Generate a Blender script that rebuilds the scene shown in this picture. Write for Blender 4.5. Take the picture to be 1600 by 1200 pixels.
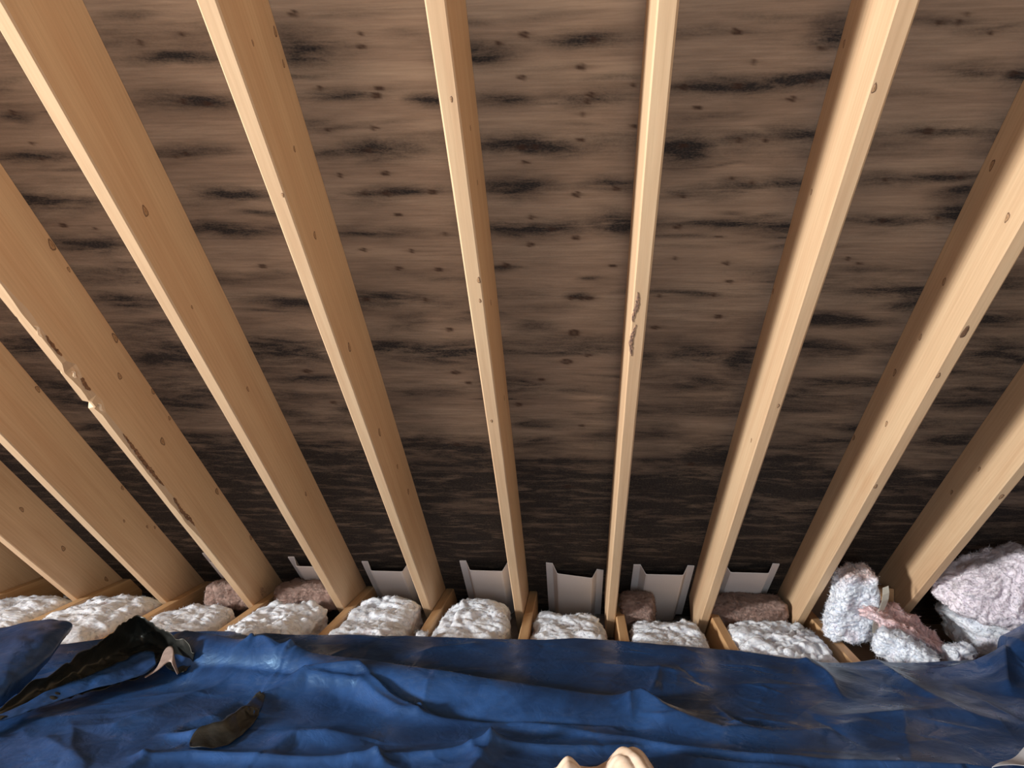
import bpy, math, random
import numpy as np
from mathutils import Vector, Matrix

for o in list(bpy.data.objects):
    bpy.data.objects.remove(o)
scene = bpy.context.scene
C = scene.collection

# ------------------------------------------------------------------ camera
CAM_Z = 1.05                      # the camera is this far above the joist tops
cam_data = bpy.data.cameras.new('camera')
cam_data.sensor_width = 36.0
cam_data.lens = 1272.99 / 1600 * 36.0
cam_data.clip_start = 0.02
cam = bpy.data.objects.new('camera', cam_data)
C.objects.link(cam)
cr, cu, cf = Vector((.99647, .08356, .008)), Vector((-.00894, .01082, .9999)), Vector((-.08346, .99644, -.01152))
cam.matrix_world = Matrix(((cr.x, cu.x, -cf.x, 0), (cr.y, cu.y, -cf.y, 0), (cr.z, cu.z, -cf.z, CAM_Z), (0, 0, 0, 1)))
scene.camera = cam

# ------------------------------------------------------------------ world, daylight window, fill lamp, exposure
world = bpy.data.worlds.new('world')
scene.world = world
world.use_nodes = True
wb = world.node_tree.nodes['Background']
wb.inputs[0].default_value = (0.95, 0.94, 1.0, 1)
wb.inputs[1].default_value = 0.34

def area_light(name, loc, target, sx, sy, energy, col):
    d = bpy.data.lights.new(name, 'AREA')
    d.shape = 'RECTANGLE'
    d.size, d.size_y, d.energy, d.color = sx, sy, energy, col
    o = bpy.data.objects.new(name, d)
    C.objects.link(o)
    o.location = loc
    o.rotation_euler = (Vector(target) - Vector(loc)).to_track_quat('-Z', 'Y').to_euler()
    return o

WIN = (-4.96, -1.2, 1.35)        # the gable window on the left lets the daylight in
area_light('daylight_window', WIN, (0.2, 1.6, 1.2), .8, .8, 1300, (1.0, 0.97, 0.93))
FILL_BACK = (0.1, -2.50, 0.95)        # fill lamp added behind the camera, in a made-up door opening
area_light('fill_lamp_back', FILL_BACK, (-.1, 2.6, .9), .75, 1.75, 135, (0.86, 0.95, 1.0))
scene.view_settings.view_transform = 'Standard'
scene.view_settings.look = 'None'
scene.view_settings.exposure = -1.03
scene.view_settings.gamma = 1.0
scene.view_settings.use_curve_mapping = False

# ------------------------------------------------------------------ measured layout (metres)
PITCH = 0.66919                   # roof slope in radians
D_RAFTER = 1.38518                # distance of the rafters' lower faces from the camera
DEPTH = 0.23487                   # rafter depth
D_ROOF = D_RAFTER + DEPTH
THICK = 0.03828
RAFTER_X = [-2.7505,-2.3205,-1.8902,-1.4831,-1.0626,-0.6668,-0.2582,0.1446,0.5459,0.9463,1.337]
STREAKS = [[-0.8987,0.9237,0.0865,0.0135,0.8],[-0.8994,1.0396,0.091,0.0167,0.9],[-0.971,1.1836,0.0889,0.0132,0.8],[-0.9189,1.3129,0.1015,0.0166,0.8],[-0.9428,1.4319,0.1062,0.0159,0.9],[-0.9373,0.8284,0.0555,0.0083,0.5],[-1.0165,0.8615,0.0426,0.0086,0.4],[-1.3571,1.0602,0.0397,0.0104,0.8],[-1.3897,1.1897,0.0836,0.0115,0.7],[-1.4189,1.3212,0.0881,0.0214,0.9],[-1.3411,1.4703,0.0924,0.0214,0.8],[-1.0912,0.8379,0.0424,0.0084,0.4],[-1.3113,0.9676,0.0457,0.0079,0.4],[-0.5941,0.917,0.0772,0.0267,0.95],[-0.5269,1.0268,0.0878,0.0162,0.7],[-0.491,1.1828,0.0934,0.0203,0.95],[-0.6108,1.1899,0.0395,0.0149,0.8],[-0.4831,1.3124,0.1064,0.0163,0.8],[-0.5668,1.4397,0.095,0.0135,0.7],[-0.3323,1.0476,0.0364,0.0131,0.8],[-0.4655,0.8426,0.0671,0.0096,0.35],[-0.3677,0.9043,0.0685,0.0086,0.4],[-0.612,1.1002,0.0609,0.0104,0.5],[-0.2131,0.9347,0.0548,0.0192,0.95],[0.0181,0.915,0.0932,0.0129,0.8],[-0.1944,1.0507,0.0648,0.0147,0.8],[-0.0009,1.0503,0.0779,0.0145,0.8],[-0.1281,1.1766,0.1131,0.0199,0.9],[-0.1733,1.2966,0.0874,0.022,0.9],[0.0793,1.2962,0.0702,0.0177,0.8],[-0.1395,1.4303,0.1249,0.0198,0.85],[0.1004,1.4195,0.0734,0.0217,0.95],[-0.0704,0.9756,0.0827,0.0076,0.3],[-0.2267,0.8634,0.0399,0.0082,0.4],[-0.015,1.1126,0.0729,0.0085,0.3],[-0.0809,0.8609,0.0786,0.0068,0.25],[0.3182,1.031,0.123,0.0156,0.85],[0.2355,1.1869,0.056,0.0325,1.0],[0.3752,1.1718,0.0868,0.0123,0.7],[0.3433,1.3058,0.0919,0.0177,0.8],[0.4078,1.4225,0.1749,0.015,0.8],[0.4718,1.0194,0.0806,0.0185,0.9],[0.4931,0.9117,0.0447,0.0252,1.0],[0.489,1.1653,0.0644,0.0192,0.8],[0.5082,1.2927,0.0753,0.0232,0.8],[0.4976,1.434,0.0637,0.0194,0.9],[0.2478,0.9047,0.0909,0.0084,0.4],[0.3585,0.8739,0.0761,0.0081,0.4],[0.3005,1.1025,0.0848,0.0083,0.35],[0.6874,0.8903,0.0869,0.0094,0.6],[0.8041,1.0082,0.065,0.015,0.7],[0.7882,1.1542,0.0833,0.0136,0.7],[0.9439,1.1656,0.0689,0.0309,0.8],[0.7225,1.2864,0.0885,0.0152,0.6],[0.8591,1.2791,0.1018,0.0131,0.8],[0.9201,1.3273,0.0591,0.0234,0.8],[0.7679,1.4156,0.1082,0.0168,0.85],[0.915,1.3965,0.0608,0.0248,1.0],[0.6774,1.0628,0.0942,0.0095,0.35],[0.829,0.9078,0.0742,0.0109,0.5],[0.9128,1.0228,0.0519,0.0151,0.8],[0.5735,0.9277,0.0511,0.007,0.3],[-0.8421,1.7058,0.135,0.022,0.85],[-0.9707,1.9418,0.1466,0.0518,0.95],[-0.9008,2.073,0.1302,0.0278,0.7],[-1.0414,2.2562,0.1384,0.031,0.6],[-0.9817,2.5654,0.1248,0.1023,0.9],[-1.0421,2.1814,0.113,0.0297,0.6],[-0.8758,2.3305,0.1397,0.0281,0.6],[-0.9253,1.6002,0.0938,0.0179,0.5],[-0.5734,1.7056,0.1701,0.0245,0.9],[-0.4537,1.9372,0.1816,0.0411,0.9],[-0.5937,1.9228,0.0916,0.0378,0.9],[-0.5458,2.1373,0.1296,0.0321,0.6],[-0.7256,2.7938,0.1816,0.0719,0.9],[-0.481,2.485,0.189,0.0521,0.8],[-0.6175,2.4464,0.1418,0.0512,0.8],[-0.4614,2.7345,0.1761,0.0443,0.85],[-0.7432,2.2503,0.113,0.0384,0.7],[-0.3898,1.6019,0.1083,0.0126,0.4],[-0.337,1.788,0.0957,0.0171,0.4],[-0.511,1.7886,0.0582,0.0879,0.35],[-1.3549,1.7061,0.1,0.0252,0.8],[-1.3248,1.9774,0.1302,0.0672,0.95],[-1.4016,2.225,0.1171,0.0386,0.9],[-1.4234,2.4679,0.1001,0.0352,0.8],[-1.4394,2.7959,0.1357,0.0947,0.9],[-1.3142,1.5734,0.0955,0.0204,0.6],[-1.3236,1.821,0.1241,0.0241,0.7],[-1.4574,2.6974,0.1327,0.0496,0.7],[-1.3456,2.9228,0.1667,0.0778,0.8],[-1.7978,1.9167,0.099,0.0391,0.9],[-1.8192,2.121,0.14,0.0294,0.9],[-1.7585,2.2316,0.1438,0.0312,0.8],[-1.7386,2.3911,0.125,0.0384,0.7],[-1.6993,2.7058,0.1349,0.0604,0.8],[-1.6815,2.9644,0.1431,0.0858,0.9],[-0.2071,1.5632,0.044,0.0097,0.9],[0.013,1.6947,0.0454,0.0092,0.9],[-0.1476,1.8214,0.0669,0.0173,0.6],[-0.222,2.0977,0.0837,0.0415,0.75],[-0.0732,1.94,0.1379,0.0124,0.7],[0.025,1.9026,0.0679,0.0273,0.7],[-0.1683,2.3147,0.0888,0.0234,0.6],[-0.0602,2.5591,0.1643,0.04,0.75],[0.0385,2.8899,0.2277,0.0632,0.8],[-0.2902,2.8017,0.152,0.0507,0.8],[-0.0136,2.1289,0.1248,0.035,0.35],[-0.1734,2.4346,0.1374,0.0418,0.5],[0.0764,2.3875,0.0891,0.0486,0.5],[-0.0881,1.7321,0.1108,0.0163,0.3],[-0.1782,1.679,0.0731,0.0211,0.35],[0.3749,1.936,0.1145,0.0307,0.85],[0.4943,1.9655,0.0421,0.0789,0.9],[0.3737,2.089,0.1201,0.0405,0.7],[0.4526,2.2268,0.1038,0.0291,0.5],[0.4923,2.5204,0.1347,0.0692,0.9],[0.3126,2.5475,0.0916,0.0527,0.7],[0.626,2.7176,0.0587,0.1711,1.0],[0.2849,2.2301,0.0841,0.0293,0.5],[0.3079,1.6791,0.1408,0.0103,0.6],[0.203,1.9622,0.078,0.0377,0.5],[0.391,2.8746,0.1484,0.0412,0.7],[0.2541,2.383,0.088,0.0482,0.5],[0.7171,1.7843,0.1328,0.0219,0.9],[0.7294,1.9119,0.12,0.0298,0.85],[0.8105,2.0892,0.1359,0.0265,0.95],[0.7073,2.1584,0.08,0.0313,0.8],[0.7356,2.5557,0.1449,0.1242,1.0],[0.9117,2.328,0.1242,0.0304,0.7],[0.8419,1.6668,0.118,0.0303,0.85],[0.8999,1.7176,0.0599,0.0366,0.8],[0.8251,2.4079,0.1489,0.04,0.7],[0.9292,2.6601,0.1358,0.0457,0.8],[0.7674,1.5817,0.0987,0.0142,0.5],[1.1204,1.7828,0.1032,0.0407,0.9],[1.2385,1.9519,0.1083,0.0669,0.95],[1.2034,2.16,0.1351,0.0412,0.85],[1.2671,2.3961,0.1236,0.0551,0.8],[1.244,2.6487,0.1546,0.0633,0.85],[1.1451,1.6305,0.0814,0.0292,0.8],[1.2259,2.8887,0.1646,0.0925,0.9],[1.2618,2.1087,0.1136,0.0331,0.7],[-2.1953,2.7229,0.1395,0.0409,0.7],[-2.1936,2.9865,0.1481,0.0581,0.8],[-2.0956,2.3578,0.1014,0.0338,0.8],[-2.1921,3.2225,0.1869,0.091,0.8]]
SHEATHING_KNOTS = [[-0.1223,0.8998,0.008],[-0.0042,0.9772,0.0083],[-0.1327,0.9984,0.007],[-0.0006,1.0928,0.0072],[-0.0045,1.1612,0.006],[-0.0116,1.3227,0.0095],[-0.1296,1.3937,0.0082],[-0.137,1.4884,0.0085],[-0.0146,1.4668,0.0084],[0.1091,1.0213,0.0056],[0.1165,1.1272,0.0058],[0.0208,0.9151,0.0067],[-0.1761,0.9182,0.0054],[0.0174,1.0443,0.0071],[0.0106,1.0602,0.0057],[-0.1434,1.18,0.0076],[-0.11,1.1788,0.0076],[0.0828,1.3061,0.0078],[-0.0762,1.4352,0.0067],[-0.1364,1.2241,0.0062],[0.3128,0.9065,0.0078],[0.3602,0.9733,0.0067],[0.2555,1.0819,0.0056],[0.2178,1.0302,0.0069],[0.3346,1.0314,0.0082],[0.3606,1.1716,0.0073],[0.423,1.1727,0.0058],[0.2336,1.1833,0.0074],[0.248,1.4317,0.0081],[0.4082,1.2913,0.0061],[0.362,1.2772,0.0061],[0.3545,1.4653,0.0049],[0.2475,1.3321,0.0063],[0.4571,1.0656,0.0069],[0.4896,1.0213,0.0054],[0.4927,0.948,0.0065],[-0.4772,0.9172,0.007],[-0.4722,0.887,0.0055],[-0.6014,0.8412,0.0082],[-0.4655,1.0364,0.0088],[-0.4559,1.0173,0.0073],[-0.5903,1.0141,0.0059],[-0.4864,1.1202,0.0061],[-0.5973,1.1214,0.0061],[-0.5113,1.1824,0.0078],[-0.4832,1.2509,0.008],[-0.5989,1.2549,0.0065],[-0.3762,1.3098,0.0081],[-0.4914,1.3123,0.0082],[-0.5523,1.3115,0.0066],[-0.4757,1.3836,0.0067],[-0.5923,1.5039,0.0071],[-0.4605,1.5094,0.0071],[-0.3612,1.4482,0.0068],[-0.9602,0.8966,0.0072],[-0.858,0.8761,0.0056],[-0.9207,1.0391,0.0076],[-0.8669,1.0471,0.0076],[-0.9992,1.1925,0.0065],[-0.971,1.1836,0.0065],[-1.4064,1.4094,0.0091],[-1.3457,1.1468,0.0049],[-1.3488,1.1923,0.005],[-1.3222,1.4239,0.0055],[-1.3492,1.0604,0.0079],[0.7742,1.1539,0.0098],[0.7576,0.8805,0.0049],[0.7146,0.8978,0.005],[0.752,0.8988,0.0062],[0.8194,0.921,0.005],[0.721,1.2863,0.0059],[0.7508,1.4154,0.0062],[0.881,1.4085,0.0061],[0.8918,1.2814,0.0058],[0.9033,1.0151,0.0065],[-0.027,1.6947,0.0073],[0.0021,1.6947,0.0073],[0.0239,1.6947,0.0073],[-0.2071,1.5632,0.0088],[0.0845,1.5669,0.0069],[0.3947,1.7717,0.0091],[0.2198,1.6869,0.0071],[0.2504,1.5417,0.0068],[0.3683,1.6817,0.007],[0.4062,1.6288,0.0069],[0.2194,1.8197,0.0093],[-0.0198,1.8438,0.0153],[-0.0438,1.9804,0.014],[-0.125,2.0726,0.0083],[-0.3647,2.0929,0.0085],[-0.3962,1.8313,0.0098],[-0.3959,1.5795,0.009],[-0.507,1.5742,0.0072],[-0.8955,1.5651,0.0093],[-0.8427,2.2111,0.009],[-0.6256,1.7002,0.0076],[-0.8918,2.0389,0.0108],[-0.4495,1.7002,0.0075],[-0.4008,2.0396,0.0104],[-0.4429,2.4627,0.0094],[-0.2072,2.2104,0.0108],[-0.0449,2.7431,0.0124],[0.0087,2.33,0.0088],[0.4066,2.5663,0.0115],[0.0217,1.9484,0.0079],[0.7327,1.5628,0.0066],[0.6999,1.5441,0.0065],[0.3892,1.5588,0.0084]]
PALE_STREAKS = [[-1.0277,1.5695,0.1121,0.0252,0.9],[-0.8796,1.8044,0.1198,0.0413,0.6],[0.3031,1.4871,0.0988,0.041,0.5],[-0.5912,1.5157,0.0889,0.0287,0.6],[-0.8736,1.819,0.1403,0.0237,0.6],[0.319,2.1477,0.0819,0.0174,0.8],[0.4625,2.1488,0.071,0.0173,0.8],[0.0393,2.1771,0.0737,0.0179,1.0],[-0.4185,1.8227,0.1748,0.0743,0.35],[-0.1919,1.6025,0.1068,0.0352,0.4],[0.333,0.8731,0.0509,0.0108,0.6],[-0.0342,2.0614,0.1021,0.0268,0.3],[0.7305,1.8396,0.1262,0.0285,0.7],[0.7891,2.0027,0.1136,0.0188,0.5],[0.7902,2.2563,0.1227,0.0219,0.5],[-0.6575,2.6935,0.2265,0.0241,0.6],[-0.5172,2.4024,0.1623,0.0331,0.5],[-1.6319,2.6083,0.1573,0.0285,0.5],[-1.0155,2.415,0.1442,0.0338,0.5],[-0.1117,0.967,0.0827,0.0212,0.4],[-0.0883,1.1111,0.1024,0.024,0.35],[-0.554,1.2576,0.1127,0.0236,0.3],[0.3194,1.2427,0.0749,0.0187,0.4],[0.2407,1.3583,0.0946,0.0164,0.4],[0.7044,1.0634,0.0806,0.0238,0.3],[0.7621,1.3447,0.0903,0.0159,0.4],[-1.3185,1.1215,0.0972,0.0182,0.3],[0.3905,1.5217,0.0994,0.0185,0.5]]
BAFFLES = [[-1.7586,3.4049,-1.5066,3.4049],[-1.3502,3.421,-1.0982,3.421],[-1.0061,3.4472,-0.7541,3.4472],[-0.5426,3.4123,-0.2906,3.4123],[-0.1476,3.4079,0.1133,3.4714],[0.2454,3.4033,0.5134,3.3996],[0.6071,3.3577,0.8751,3.3577],[0.9956,3.3716,1.2636,3.3716]]
RAFTER_KNOTS = [[1,'S',2.8575,0.1419,0.0125],[1,'S',3.2084,0.1387,0.0166],[1,'S',3.6062,0.1713,0.0143],[2,'S',2.8049,0.2229,0.0118],[2,'S',2.9015,0.1232,0.0089],[2,'S',3.0781,0.1898,0.0093],[2,'S',3.1377,0.2181,0.0094],[2,'S',2.1353,0.2229,0.0129],[3,'S',1.4693,0.2218,0.0165],[3,'S',1.8632,0.2234,0.0157],[3,'S',1.9586,0.1442,0.0136],[3,'S',2.151,0.2287,0.012],[3,'S',2.3124,0.1305,0.0172],[3,'S',2.7997,0.2126,0.0167],[3,'S',1.5636,0.2229,0.0084],[3,'S',2.3008,0.2229,0.01],[3,'S',3.2282,0.2255,0.0153],[4,'S',1.2346,0.0821,0.0154],[4,'S',1.983,0.1165,0.0085],[4,'S',2.6719,0.1366,0.0102],[4,'S',1.5514,0.0644,0.0056],[5,'S',0.8707,0.2196,0.0107],[5,'S',0.9393,0.2118,0.0077],[5,'S',1.0963,0.1258,0.0078],[5,'S',1.3156,0.0826,0.0114],[5,'S',1.7166,0.065,0.0147],[5,'S',2.1559,0.0755,0.0148],[5,'S',2.4496,0.1296,0.0116],[5,'S',2.6693,0.1553,0.0148],[5,'B',1.1243,0.0131,0.006],[5,'S',0.8224,0.0918,0.0057],[6,'B',1.3871,0.0128,0.0078],[6,'B',1.4582,0.0094,0.0064],[6,'B',1.9751,-0.0038,0.0076],[6,'S',1.5753,0.1043,0.0086],[6,'S',2.0597,0.1489,0.0101],[6,'S',1.0342,0.1045,0.0057],[6,'S',1.186,0.114,0.0061],[6,'B',0.8964,0.0052,0.0052],[8,'S',0.9208,0.2054,0.009],[8,'S',1.6561,0.2247,0.0093],[8,'S',1.251,0.1475,0.008],[8,'B',0.8918,-0.0106,0.0082],[8,'B',1.8824,0.0073,0.0075],[8,'S',2.7992,0.2229,0.0155],[8,'S',2.1301,0.0491,0.0082],[9,'S',1.2209,0.198,0.0121],[9,'S',1.2477,0.0503,0.0116],[9,'S',1.5542,0.1594,0.0112],[9,'S',1.7496,0.1404,0.0098],[9,'S',1.9495,0.1763,0.0126],[9,'S',2.093,0.092,0.0107],[9,'S',2.3639,0.223,0.0118],[9,'B',1.5688,-0.0048,0.0162],[9,'B',1.7414,-0.0099,0.0095],[9,'B',2.3084,-0.0094,0.0112],[10,'S',2.392,0.1238,0.0098],[10,'S',2.6115,0.1641,0.0104],[10,'B',2.3567,0.0013,0.0143]]
CHIP_S = [[1.5255,-0.0121],[1.7346,-0.0051],[1.761,0.0044],[1.9013,-0.0049],[1.9408,-0.0018],[2.4651,0.0491],[2.5832,0.0262],[2.6928,0.0208]]
POCKET_S = [[1.4312,-0.0155],[1.4761,-0.0067],[1.5273,-0.0131],[1.5464,-0.0136],[1.5757,-0.0087],[1.6259,-0.0141],[1.6675,-0.0135]]
TARP_EDGE = [[-2.4048,2.7432],[-2.1372,2.8437],[-1.988,2.8453],[-1.8763,2.8647],[-1.794,2.9333],[-1.7282,2.9947],[-1.5945,3.0332],[-1.4337,3.075],[-1.2047,3.0839],[-0.9968,3.0747],[-0.7492,3.0939],[-0.5005,3.1053],[-0.3495,3.0907],[-0.154,3.1043],[-0.0077,3.1435],[0.1392,3.1363],[0.3765,3.0943],[0.5836,3.0659],[0.7526,3.0006],[0.8433,2.9637],[0.9667,2.9703],[1.1749,2.9992],[1.3679,3.0397],[1.4907,3.0663],[1.6529,3.167],[2.0485,3.2606]]
TARP_RIDGES = [([[-1.3665,2.7796,0.085],[-1.2376,2.7036,0.1],[-1.0296,2.6364,0.09],[-0.8004,2.6027,0.08],[-0.5165,2.5664,0.07],[-0.2432,2.5141,0.055],[-0.0045,2.4849,0.04],[0.188,2.4688,0.025],[0.4018,2.3843,0.012]],0.032,2,0.115,2.8),([[-1.1409,2.6138,0.008],[-1.0899,2.6767,0.022],[-0.9858,2.5919,0.022],[-0.9225,2.6449,0.018],[-0.9422,2.5219,0.004]],0.02,1.1,0.03,1.1),([[-0.9562,2.4244,0.015],[-0.8522,2.5035,0.035],[-0.6802,2.4787,0.035],[-0.5187,2.3452,0.03],[-0.39,2.3146,0.02],[-0.2586,2.3034,0.012],[-0.0757,2.3008,0.012],[0.1054,2.3201,0.008]],0.05,1.5,0.02,1.3),([[-1.1644,2.1469,0.0],[-1.0482,2.1341,0.025],[-0.9744,2.1709,0.03],[-0.9699,2.2892,0.03],[-0.9804,2.4091,0.02]],0.05,1.5,0.015,1.3),([[-0.8055,2.0658,0.01],[-0.7701,2.1591,0.03],[-0.6859,2.1758,0.03],[-0.595,2.1711,0.015]],0.06,1.6,0.03,1.3),([[-1.1281,1.9419,0.012],[-1.0999,1.9966,0.02],[-0.9976,2.0313,0.022],[-0.8261,2.0314,0.02],[-0.66,2.0411,0.02],[-0.5161,2.0699,0.02],[-0.37,2.0992,0.02],[-0.2555,2.1286,0.022],[-0.1723,2.1483,0.022],[-0.0027,2.1744,0.018],[0.1345,2.1987,0.015]],0.04,1.4,0.012,1.2),([[-0.2626,1.9916,0.03],[-0.2276,2.1067,0.035],[-0.2263,2.206,0.025],[-0.2515,2.3236,0.0]],0.05,1.5,0.05,1.0),([[-0.1482,2.2976,0.012],[-0.0032,2.2789,0.012],[0.171,2.2317,0.014],[0.3023,2.1859,0.02],[0.4628,2.1574,0.022],[0.6414,2.1583,0.02],[0.8193,2.1637,0.016],[0.9857,2.1818,0.012]],0.05,1.5,0.012,1.2),([[0.1879,2.4668,0.02],[0.2913,2.376,0.02],[0.4079,2.314,0.015],[0.6253,2.3432,0.012],[0.8272,2.4243,0.008]],0.03,1.4,0.05,1.6),([[0.748,2.4606,0.008],[0.9424,2.4937,0.014],[1.1057,2.534,0.012],[1.2254,2.4784,0.008]],0.05,1.4,0.04,1.4),([[1.4726,3.0061,0.0],[1.4817,2.9605,0.05],[1.534,2.9808,0.09],[1.7457,3.1744,0.13],[2.0621,3.4014,0.15]],0.2,1.5,0.16,1.6),([[0.8024,2.9357,0.02],[0.8332,2.7457,0.015],[0.8199,2.6352,0.005]],0.03,1.1,0.03,1.1),([[1.0474,2.9503,0.015],[1.1039,2.6652,0.015],[1.1645,2.5016,0.005]],0.03,1.1,0.04,1.1),([[1.4785,2.9534,0.03],[1.3873,2.7494,0.025],[1.3619,2.6786,0.0]],0.04,1.2,0.03,1.0),([[-1.5039,2.1529,0.0],[-1.2997,2.1879,0.012],[-1.1979,2.3966,0.016],[-1.1419,2.496,0.01]],0.05,1.2,0.03,1.2),([[-1.4383,2.0852,0.015],[-1.3119,2.0038,0.015],[-1.2334,1.9355,0.01]],0.05,1.2,0.05,1.2),([[0.2531,2.1946,0.0],[0.3115,2.1321,0.02],[0.4069,2.1206,0.02],[0.5696,2.1303,0.01]],0.03,1.2,0.03,1.2),([[-0.5946,2.839,0.004],[-0.5183,2.9259,0.012],[-0.3873,3.0023,0.008]],0.03,1,0.03,1),([[0.2146,2.5592,0.0],[0.248,2.6694,0.01],[0.2799,2.8306,0.006]],0.02,1,0.02,1),([[-0.4978,2.0646,0.0],[-0.497,2.0469,0.025],[-0.528,2.0832,0.02]],0.02,1,0.02,1),([[-0.4634,2.3549,0.0],[-0.4605,2.3588,0.025],[-0.4639,2.4885,0.01]],0.02,1,0.02,1),([[0.1004,2.4267,0.0],[0.1531,2.4586,0.018],[0.1538,2.3753,0.005]],0.02,1,0.02,1),([[-1.2803,2.6054,-0.02],[-0.9507,2.5449,-0.03],[-0.6025,2.4941,-0.02],[-0.4001,2.3757,-0.025],[-0.0766,2.3333,-0.015],[0.1784,2.3307,-0.008]],0.022,1.3,0.03,1.3),([[-1.1029,2.628,0.0],[-1.0974,2.6895,0.026],[-0.9858,2.6145,0.018]],0.016,1.0,0.016,1.0),([[-0.9994,2.6508,0.0],[-1.0211,2.6841,0.022],[-1.0559,2.7513,0.006]],0.016,1.0,0.016,1.0),([[-0.9826,2.4753,0.0],[-0.9463,2.6198,0.024],[-0.9592,2.6987,0.006]],0.016,1.0,0.016,1.0),([[-0.943,2.4692,0.004],[-0.86,2.5264,0.022],[-0.6965,2.538,0.02],[-0.4595,2.335,0.016]],0.016,1.0,0.016,1.0),([[-0.2625,2.0537,0.0],[-0.2538,2.075,0.02],[-0.2812,2.1299,0.01]],0.016,1.0,0.016,1.0),([[-0.2559,2.1617,0.0],[-0.2268,2.1466,0.022],[-0.1909,2.1671,0.004]],0.016,1.0,0.016,1.0),([[0.1734,2.5348,0.0],[0.1887,2.4768,0.016],[0.2418,2.431,0.01]],0.016,1.0,0.016,1.0),([[0.1822,2.385,0.004],[0.2445,2.3637,0.012],[0.2999,2.3708,0.004]],0.016,1.0,0.016,1.0),([[0.412,2.5398,0.0],[0.4522,2.3631,0.014],[0.4759,2.3462,0.004]],0.016,1.0,0.016,1.0),([[0.8265,2.9829,0.0],[0.8304,2.8061,0.014],[0.8259,2.6229,0.004]],0.016,1.0,0.016,1.0),([[-1.1575,2.0072,0.004],[-1.1189,2.0061,0.018],[-1.1012,2.0307,0.004]],0.016,1.0,0.016,1.0),([[-1.0808,2.2005,-0.02],[-1.0195,2.2713,-0.03],[-1.0052,2.3963,-0.025],[-0.9805,2.46,-0.01]],0.02,1.3,0.03,1.3)]
FOLD_TOP = [[-1.6424,2.0869,0.05],[-1.6567,2.2045,0.075],[-1.6066,2.2996,0.115],[-1.5598,2.4136,0.15],[-1.5377,2.5503,0.175],[-1.5344,2.711,0.195],[-1.4364,2.6675,0.165],[-1.3193,2.616,0.14],[-1.2694,2.596,0.11]]
FOLD_MID = [[-1.6165,2.054,0.045],[-1.6508,2.1967,0.06],[-1.6187,2.317,0.075],[-1.584,2.4512,0.085],[-1.5589,2.5857,0.09],[-1.5401,2.73,0.09],[-1.4752,2.7183,0.085],[-1.3589,2.6501,0.075],[-1.2833,2.611,0.07]]
FOLD_LOW = [[-1.5891,2.0192,0.045],[-1.611,2.1438,0.055],[-1.5598,2.2328,0.06],[-1.5052,2.3296,0.065],[-1.4429,2.3937,0.07],[-1.3793,2.4832,0.075],[-1.3695,2.548,0.085],[-1.3351,2.5741,0.06],[-1.2842,2.5472,0.055]]
LIP = [[[-1.3793,2.4832,0.075],[-1.3615,2.5291,0.09],[-1.3792,2.6071,0.115],[-1.3731,2.6294,0.125],[-1.3569,2.6242,0.123],[-1.3282,2.5817,0.1],[-1.3066,2.5655,0.06]],[[-1.371,2.4759,0.076],[-1.353,2.5093,0.085],[-1.3453,2.531,0.092],[-1.3402,2.55,0.098],[-1.3309,2.5573,0.1],[-1.3121,2.5378,0.095],[-1.3026,2.549,0.062]]]
ROLL_A = [[[-2.2429,2.7866,0.1],[-2.105,2.8008,0.105],[-2.0429,2.8519,0.115],[-1.9582,2.893,0.115],[-1.8861,2.887,0.1],[-1.8692,2.8386,0.08]],[[-1.9548,2.4287,0.13],[-1.8665,2.4835,0.135],[-1.8574,2.5773,0.14],[-1.8239,2.6503,0.135],[-1.8107,2.721,0.115],[-1.8281,2.7472,0.09]],[[-1.7962,2.2317,0.12],[-1.7366,2.3107,0.125],[-1.7366,2.3806,0.125],[-1.7358,2.469,0.12],[-1.7477,2.5592,0.105],[-1.7645,2.5905,0.085]],[[-1.7315,2.1513,0.09],[-1.6879,2.246,0.1],[-1.6939,2.2945,0.1],[-1.7011,2.3606,0.1],[-1.7147,2.4238,0.09],[-1.7193,2.4364,0.075]],[[-1.7379,2.1593,0.05],[-1.6918,2.2512,0.06],[-1.6997,2.2833,0.06],[-1.7064,2.3115,0.06],[-1.7109,2.3456,0.06],[-1.7156,2.3605,0.05]]]
PATCH_UP = [[-1.0235,2.0698],[-1.0404,2.1257],[-0.9858,2.1963],[-1.0179,2.2888],[-1.0062,2.3746],[-0.9737,2.4175]]
PATCH_LOW = [[-1.0183,2.0592],[-0.9582,2.0579],[-0.929,2.1098],[-0.9182,2.2116],[-0.927,2.3165],[-0.9486,2.4002]]
CLOTH_PTS = [[-0.0823,2.0408,0.06],[-0.0188,2.0806,0.09],[0.0547,2.0715,0.06],[0.0959,2.0994,0.09],[0.1906,2.1018,0.09],[0.1879,2.068,0.06]]
PALE_CORNER = [[1.0547,2.1615,0.07],[1.1039,2.1979,0.075],[1.1985,2.2894,0.08],[1.3627,2.4074,0.08],[1.2192,2.1509,0.07],[1.1443,2.1844,0.07]]

RD = np.array([0, math.cos(PITCH), -math.sin(PITCH)])
RN = np.array([0, math.sin(PITCH), math.cos(PITCH)])
rng = np.random.default_rng(7)
random.seed(4)

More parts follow.
